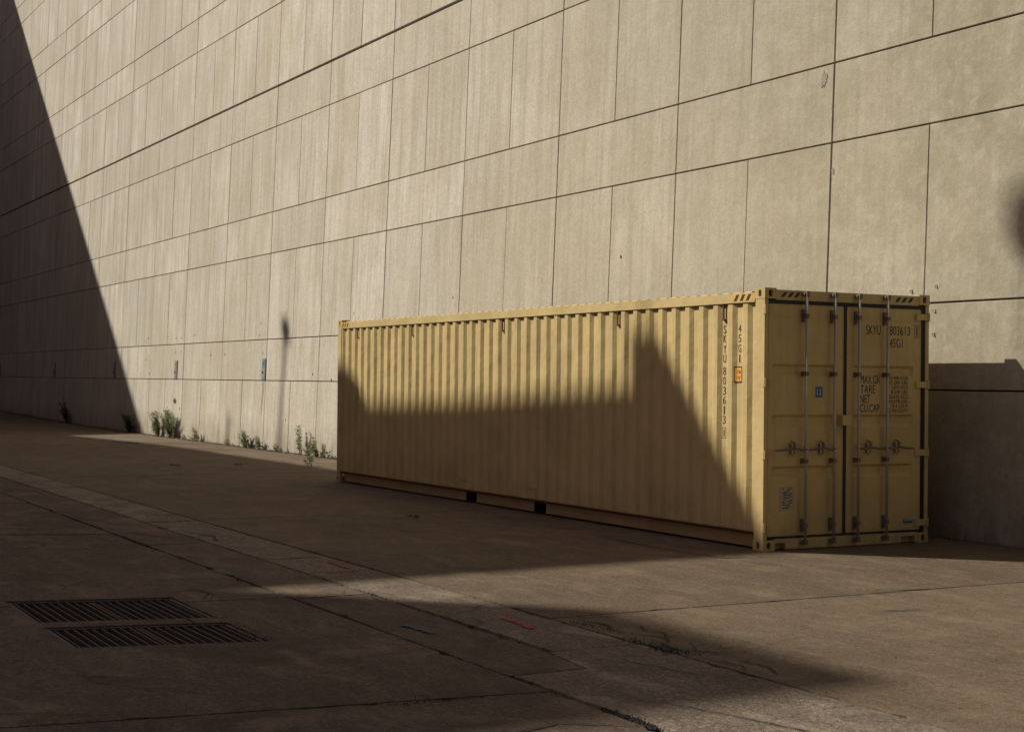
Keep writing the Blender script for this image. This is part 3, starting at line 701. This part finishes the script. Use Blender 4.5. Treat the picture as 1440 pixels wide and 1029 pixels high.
# door stickers
def flat(name, y0_, y1_, z0, z1, mat, parent, x=-.0150):
    b = MB(); b.box(x-.002, x, y0_, y1_, z0, z1); return b.build(name, mat, parent)
f_ = flat('blue_label', .735, .840, 1.690, 1.812, M['blue'], dl)
flat('label_border', .730, .845, 1.685, 1.817, M['white'], f_, -.0155)
letter('12', .757, .822, 1.72, 1.785, lambda a, z: Vector((-.0142, a, z)), M['white'], f_)
f_ = flat('data_plate', .240, .440, .440, .700, M['plate'], dl, -.0145)
b = MB()
for i in range(13):
    z = .682-i*.018
    for k in range(R.randint(2, 4)):
        a = .252+R.random()*.12; c = min(.43, a+R.uniform(.02, .06)); b.verts([(-.0142+.0001*k, a, z-.004), (-.0142+.0001*k, c, z-.004), (-.0142+.0001*k, c, z+.004), (-.0142+.0001*k, a, z+.004)], [(0, 1, 2, 3)])
tag(b.build('plate_print', M['black'], f_), kind='stuff')
f_ = flat('small_label', 2.06, 2.205, .236, .278, M['blue'], dr)
flat('label_stripe', 2.07, 2.195, .262, .270, M['white'], f_, -.0142)
for x_, z_ in ((-7.186, .327), (-5.109, .338)):
    letter('FORK LIFT', x_-.13, x_+.13, z_-.012, z_+.014, lambda a, z: Vector((a, .0085, z)), M['red'], con, kind='stuff')
# hazard stripes on header and top rail
def haz(ax, p0, p1, z0, z1, plane, n, sk):
    b = MB(); w_ = (p1-p0)/(2*n)
    yb_ = MB()
    c = [(p0-w_*.4, z0-.004), (p1+w_*.2, z0-.004), (p1+w_*.2, z1+.004), (p0-w_*.4, z1+.004)]
    T = (lambda a, z, o=0: (plane+o, a, z)) if ax == 'y' else (lambda a, z, o=0: (a, plane-o, z))
    for k in range(n):
        a = p0+2*w_*k
        b.verts([T(a, z0, .002), T(a+w_, z0, .002), T(a+w_+sk, z1, .002), T(a+sk, z1, .002)], [(0, 1, 2, 3)])
    if ax == 'x':
        yb_.verts([T(p, q, .001) for p, q in c], [(0, 1, 2, 3)]); yb_.build('hazard_ground', M['yellow'], con)
    b.build('hazard_stripe', BK, con)
haz('y', .225, .50, 2.80, 2.855, -.006, 3, .05); haz('y', 1.90, 2.19, 2.80, 2.855, -.006, 3, .05)
haz('x', -.56, -.23, 2.765, 2.835, -.001, 3, .05); haz('x', -Lc+.19, -Lc+.5, 2.765, 2.835, -.001, 3, .05)

# ---------------------------------------------------------------- drain grates
def grate(x0, x1, y0, y1, label, nb):
    cx, cy = (x0+x1)/2, (y0+y1)/2
    t = empty('drain_grate', (cx, cy, 0)); tag(t, label, 'grate', 'iron drain grates in the paving')
    a, c, d, e = x0-cx+.008, x1-cx-.008, y0-cy+.008, y1-cy-.008
    def shear(mb):
        for v in mb.bm.verts: v.co.x += SH*v.co.y
        return mb
    b = MB(); T_ = .022
    b.box(a, c, d, d+T_, -.055, -.010); b.box(a, c, e-T_, e, -.055, -.010); b.box(a, a+T_, d+T_+.001, e-T_-.001, -.055, -.010); b.box(c-T_, c, d+T_+.001, e-T_-.001, -.055, -.010)
    shear(b).build('frame', M['grate'], t)
    b = MB(); b.box(a+T_+.001, c-T_-.001, -.022, -.008, -.06, -.016); b.box(a+T_+.001, c-T_-.001, .008, .022, -.06, -.016); shear(b).build('divider', M['ironrust'], t)
    q = MB(); q.box(a+T_+.002, c-T_-.002, -.0045, .0045, -.05, -.012); me = q.mesh('bar', M['grate'])
    for s0, s1 in ((d+T_, -.028), (.028, e-T_)):
        for k in range(nb):
            y = s0+(s1-s0)*(k+.5)/nb; o = link('bar', me, t, (SH*y, y, R.uniform(-.003, .001)))
            o.rotation_euler = (R.uniform(-.06, .06), R.uniform(-.003, .003), R.uniform(-.004, .004))
grate(A0, A1, GY0, GY1, 'iron slotted drain grate sunk in the paving, the one nearer the container', 9)
grate(B0, B1, GY0, GY1, 'iron slotted drain grate sunk in the paving, the one nearer the viewer', 9)
cv = empty('cover_plate', (-29.5, .75, 0)); tag(cv, 'dark steel access plate lying in the paving near the shadow edge', 'cover')
b = MB(); b.box(-.6, .6, -.22, .22, .002, .014); b.build('plate', M['grate'], cv)
b = MB(); b.box(-.5, -.4, -.05, .05, .0145, .02); b.box(.4, .5, -.05, .05, .0145, .02); b.build('lifting_lug', M['hole'], cv)

# ---------------------------------------------------------------- weeds
def weed(x, y, h, spread, n, label, dark=False, sparse=1.0):
    t = empty('weed', (x, y, gz(x, y))); tag(t, label, 'weed', 'weeds growing along the foot of the wall')
    sb = MB(); lf = MB()
    for _ in range(n):
        a = R.uniform(0, 6.283); hh = h*1.15*(1-R.random()**1.6*.75); lean = spread*1.35*R.uniform(.2, 1)
        bx, by = R.gauss(0, spread*.4), -abs(R.gauss(0, .05))
        P = []
        for k in range(7):
            f = k/6; P.append(Vector((bx+math.cos(a)*lean*1.15*f**1.4, min(.1, by-abs(math.sin(a))*lean*.9*f**1.4), hh*f*(1-.12*f))))
        sb.tube(P, [.006*(1-.75*k/6) for k in range(7)], 4, False)
        nl = int(hh*85*sparse)
        for q in range(nl):
            f = .12+.88*R.random()**.8; i = min(5, int(f*6)); p = P[i].lerp(P[i+1], f*6-i)
            b_ = R.uniform(0, 6.283); L = R.uniform(.045, .10)*(1.15-.6*f); wd = L*.30
            d = Vector((math.cos(b_), math.sin(b_), R.uniform(-.15, .7))).normalized(); s_ = d.cross(Vector((0, 0, 1))).normalized()
            s_ = (s_+Vector((0, 0, R.uniform(-.5, .5)))).normalized()
            p0 = p+d*.01; m1 = p0+d*L*.45+Vector((0, 0, .004)); e_ = p0+d*L-Vector((0, 0, L*.25))
            v = [lf.bm.verts.new(c) for c in (p0, m1+s_*wd, e_, m1-s_*wd)]; lf.bm.faces.new(v)
    sb.build('stem', M['stem'], t); lf.build('foliage', M['leafdark'] if dark else M['leaf'], t, fix=False)
for a in [
    (-46.4, 2.80, 1.0, .35, 14, 'tall dark weed clump deep in the wall shadow, furthest left', True),
    (-37.1, 2.80, .62, .35, 22, 'broad dark weed clump at the very edge of the wall shadow', True),
    (-33.85, 2.80, .78, .22, 16, 'bright green weed left of the broken hole in the wall', False),
    (-32.45, 2.78, .86, .30, 24, 'bushiest bright green weed, standing right under the broken hole', False),
    (-31.0, 2.86, .25, .12, 4, 'tiny weed sprig just right of the bushiest weed', False),
    (-29.8, 2.80, .40, .2, 7, 'small weed alone between the hole and the short pole shadow', False),
    (-27.1, 2.86, .18, .15, 5, 'low weed tuft at the foot of the short pole shadow', False),
    (-25.55, 2.80, .46, .24, 14, 'low rounded bushy weed left of the rust streak', False),
    (-24.55, 2.80, .34, .14, 7, 'small weed just right of the rust streak', False),
    (-23.3, 2.86, .22, .10, 4, 'tiny weed at the foot of the lamp shadow', False),
    (-21.55, 2.78, .72, .14, 5, 'tall spindly weed left of the pair near the container', False),
    (-20.95, 2.80, .30, .08, 3, 'short sprig between the two spindly weeds', False),
    (-20.55, 2.78, .60, .16, 7, 'spindly weed right of the pair near the container', False),
    (-19.85, 2.82, .20, .16, 5, 'low creeping weed closest to the container end', False),
    (-16.8, 1.35, .22, .07, 4, 'lone sprig growing out of the paving beside the container end', False)]:
    a = list(a); a[1] = 2.96 if a[1] > 2 else a[1]; a[4] = int(a[4]*1.1); weed(*a)
# small fallen bits on the paving
for x_, y_, L, lb in [(-17.7, -1.3, .55, 'long flat drift of dead leaves on shaded paving left of container'), (-17.4, -.08, .12, 'dead leaf lying right of the long drift'),
                      (-5.15, -1.8, .34, 'curled dead leaf lying on the paving before the container side')]:
    b = MB()
    for _ in range(int(6+L*30)):
        px, py = R.uniform(-L/2, L/2), R.gauss(0, .03); r_ = R.uniform(.02, .055); a = R.uniform(0, 6.28)
        d = Vector((math.cos(a), math.sin(a), 0)); s_ = Vector((-d.y, d.x, R.uniform(.1, .8)))*.4
        p = Vector((px, py, .004+R.uniform(0, .03)))
        v = [b.bm.verts.new(p+q) for q in (d*r_, s_*r_+Vector((0, 0, .012)), -d*r_, -s_*r_+Vector((0, 0, .01+r_*.3)))]; b.bm.faces.new(v)
    o = b.build('dead_leaves', M['dry'], None, fix=False); o.location = (x_, y_, .004); tag(o, lb, 'leaves')
# fringe of tiny sprouts in the joints
b = MB()
for (x0, y0, x1, y1, cnt, h) in [(-70, 2.92, -13, 2.92, 2200, .12), (4.5, -7.0, 5.4, -6.6, 0, .03), (5.38, -6.9, 5.42, -6.4, 70, .05), (5.1, -8.3, 5.2, -7.9, 26, .05), (-9.4, -5.95, -8.8, -5.95, 30, .06), (-4.9, -6.4, -4.95, -5.9, 20, .04)]:
    for _ in range(cnt):
        t = R.random(); x_ = x0+(x1-x0)*t; y_ = y0+(y1-y0)*t+R.gauss(0, .012); hh = h*R.uniform(.2, 1)*(1.8 if R.random() < .06 else .7); a = R.uniform(0, 6.28); w_ = hh*.16
        z_ = gz(x_, y_)-.005; tip = (x_+math.cos(a)*hh*.5, y_-abs(math.sin(a))*hh*.5, z_+hh)
        v = [b.bm.verts.new(c) for c in ((x_-w_, y_, z_), (x_+w_, y_, z_), tip)]; b.bm.faces.new(v)
tag(b.build('sprouts', M['leafdark'], None, fix=False), 'fringe of tiny green sprouts in the joints and along the wall foot', 'grass', kind='stuff')

# ---------------------------------------------------------------- buildings behind the viewer that throw the shadows
def on(X, Z, yp): return (X+yp, yp, Z-1.08*yp)      # back along the sunbeam to the plane y = yp
def windows(t, faces, mat):
    pass
def block(name, label, foot, h, prof=None):
    t = empty(name, (foot[0][0], foot[0][1], 0)); tag(t, label, 'building'); o = Vector((foot[0][0], foot[0][1]))
    b = MB(); b.prism([(p[0]-o.x, p[1]-o.y) for p in foot], 0, h-.35); b.build('wall', M['facade'], t)
    b = MB(); b.prism([(p[0]-o.x, p[1]-o.y) for p in foot], h-.349, h); b.build('parapet', M['facade'], t)
    for i in range(len(foot)):
        a = Vector(foot[i])-o; c = Vector(foot[(i+1) % len(foot)])-o; L = (c-a).length; d = (c-a)/L; nn = Vector((d.y, -d.x))
        if L < 3: continue
        k = int(L/6)
        wm = MB()
        for q in range(k):
            for s_ in range(int(h/3.6)):
                p = a+d*((q+.5)*L/k); z = 1.2+s_*3.6; hw = 1.0
                A, B = p-d*hw+nn*.02, p+d*hw+nn*.02; A2, B2 = p-d*hw-nn*.05, p+d*hw-nn*.05
                wm.verts([(A.x, A.y, z), (B.x, B.y, z), (B.x, B.y, z+1.7), (A.x, A.y, z+1.7), (A2.x, A2.y, z), (B2.x, B2.y, z), (B2.x, B2.y, z+1.7), (A2.x, A2.y, z+1.7)],
                         [(0, 1, 2, 3), (0, 4, 5, 1), (3, 2, 6, 7), (0, 3, 7, 4), (1, 5, 6, 2)])
        if k: tag(wm.build('window_band', M['glass'], t), kind='stuff')
    return t
# long block: roofline profile in sun coordinates, extruded away from the yard
prof_ = [(-36.8, 0.1), (-35.5, .50), (-30.5, 1.22), (-28.4, 1.48), (-14.4, 1.45), (-14.2, 2.16), (-12.0, 2.12), (-11.45, 1.92), (-11.0, 1.46), (-7.5, 1.57), (-2.74, 1.84), (-2.72, 2.52), (-2.22, 2.50)]
yp = -20.0
tb = empty('long_building', (-42, yp, 0)); tag(tb, 'long flat roofed building behind the viewer whose roofline shadow crosses the container', 'building')
def loc(p): return (p[0]+42, p[1]-yp, p[2])
b = MB()
front = [on(X, Z, yp) for X, Z in prof_]; n = len(front); back_ = []
h_end = front[-1][2]
for i, p in enumerate(front):
    t_ = i/(n-1); back_.append((p[0]+.55 if i >= n-2 else p[0], -28.9, p[2]-(.0 if i < n-2 else .09)))
vf = [b.bm.verts.new(loc(p)) for p in front]; vb = [b.bm.verts.new(loc(p)) for p in back_]
gf = [b.bm.verts.new(loc((p[0], p[1], 0))) for p in front]; gb = [b.bm.verts.new(loc((p[0], p[1], 0))) for p in back_]
for i in range(n-1):
    b.bm.faces.new((vf[i], vf[i+1], vb[i+1], vb[i])); b.bm.faces.new((gf[i], gf[i+1], vf[i+1], vf[i])); b.bm.faces.new((gb[i+1], gb[i], vb[i], vb[i+1]))
b.bm.faces.new((gf[-1], gb[-1], vb[-1], vf[-1])); b.bm.faces.new((gb[0], gf[0], vf[0], vb[0]))
b.build('wall', M['facade'], tb)
wm = MB()
for q in range(8):
    for s_ in range(6):
        x_, z_ = -54+q*4+42, 1.2+s_*3.6; wm.box(x_-1, x_+1, -.04, .03, z_, z_+1.8)
tag(wm.build('window_band', M['glass'], tb), kind='stuff')
def mast(X, Ztop, Zbase, head, label):
    px, py, pz = on(X, Zbase, yp-.4); t = empty('roof_lamp', (px, py, pz)); tag(t, label, 'lamp', 'lamps and pipes standing on the long building roof')
    H = Ztop-Zbase
    b = MB(); pr_ = .035 if X > -10 else .085
    b.tube([(0, 0, -.45), (0, 0, H-.1)], [pr_, pr_*.8], 10).build('pole', M['box'], t)
    if head:
        rr, hh = (.27, .9) if X > -10 else (.26, .55)
        b = MB(); b.tube([(0, 0, H-hh*(.5-.5*math.cos(a))) for a in [math.pi*k/8 for k in range(9)]], [max(.03, rr*math.sin(math.pi*k/8)) for k in range(9)], 14).build('lamp_shade', M['box'], t)
mast(-26.45, 6.75, 1.45, True, 'roof lamp whose shadow falls on the wall left of the container')
mast(-30.5, 4.25, 1.25, False, 'short roof pipe whose shadow stands low on the sunlit wall')
mast(-2.36, 7.55, 2.30, True, 'roof lamp whose shadow touches the right edge of the wall')
# tower that closes the right side of the light gap
block('narrow_tower', 'narrow tall tower behind the viewer whose shadow points across the yard', [(-19.2, -45), (-20.05, -30), (-23.30, -30), (-23.30, -45)], 28.3)
# tall building at the far left: its side edge makes the slanting shadow on the wall
def side(Z, h=32.0):
    X = -65.8-(Z-23.9)/.77; y = (Z-h)/1.08; return (X+y, y)
p1, p2 = side(29.5), side(-7.0)
block('tall_building', 'tall building left of the view whose slanting shadow darkens the wall', [p1, (-118, p1[1]), (-118, p2[1]), p2], 32.0)
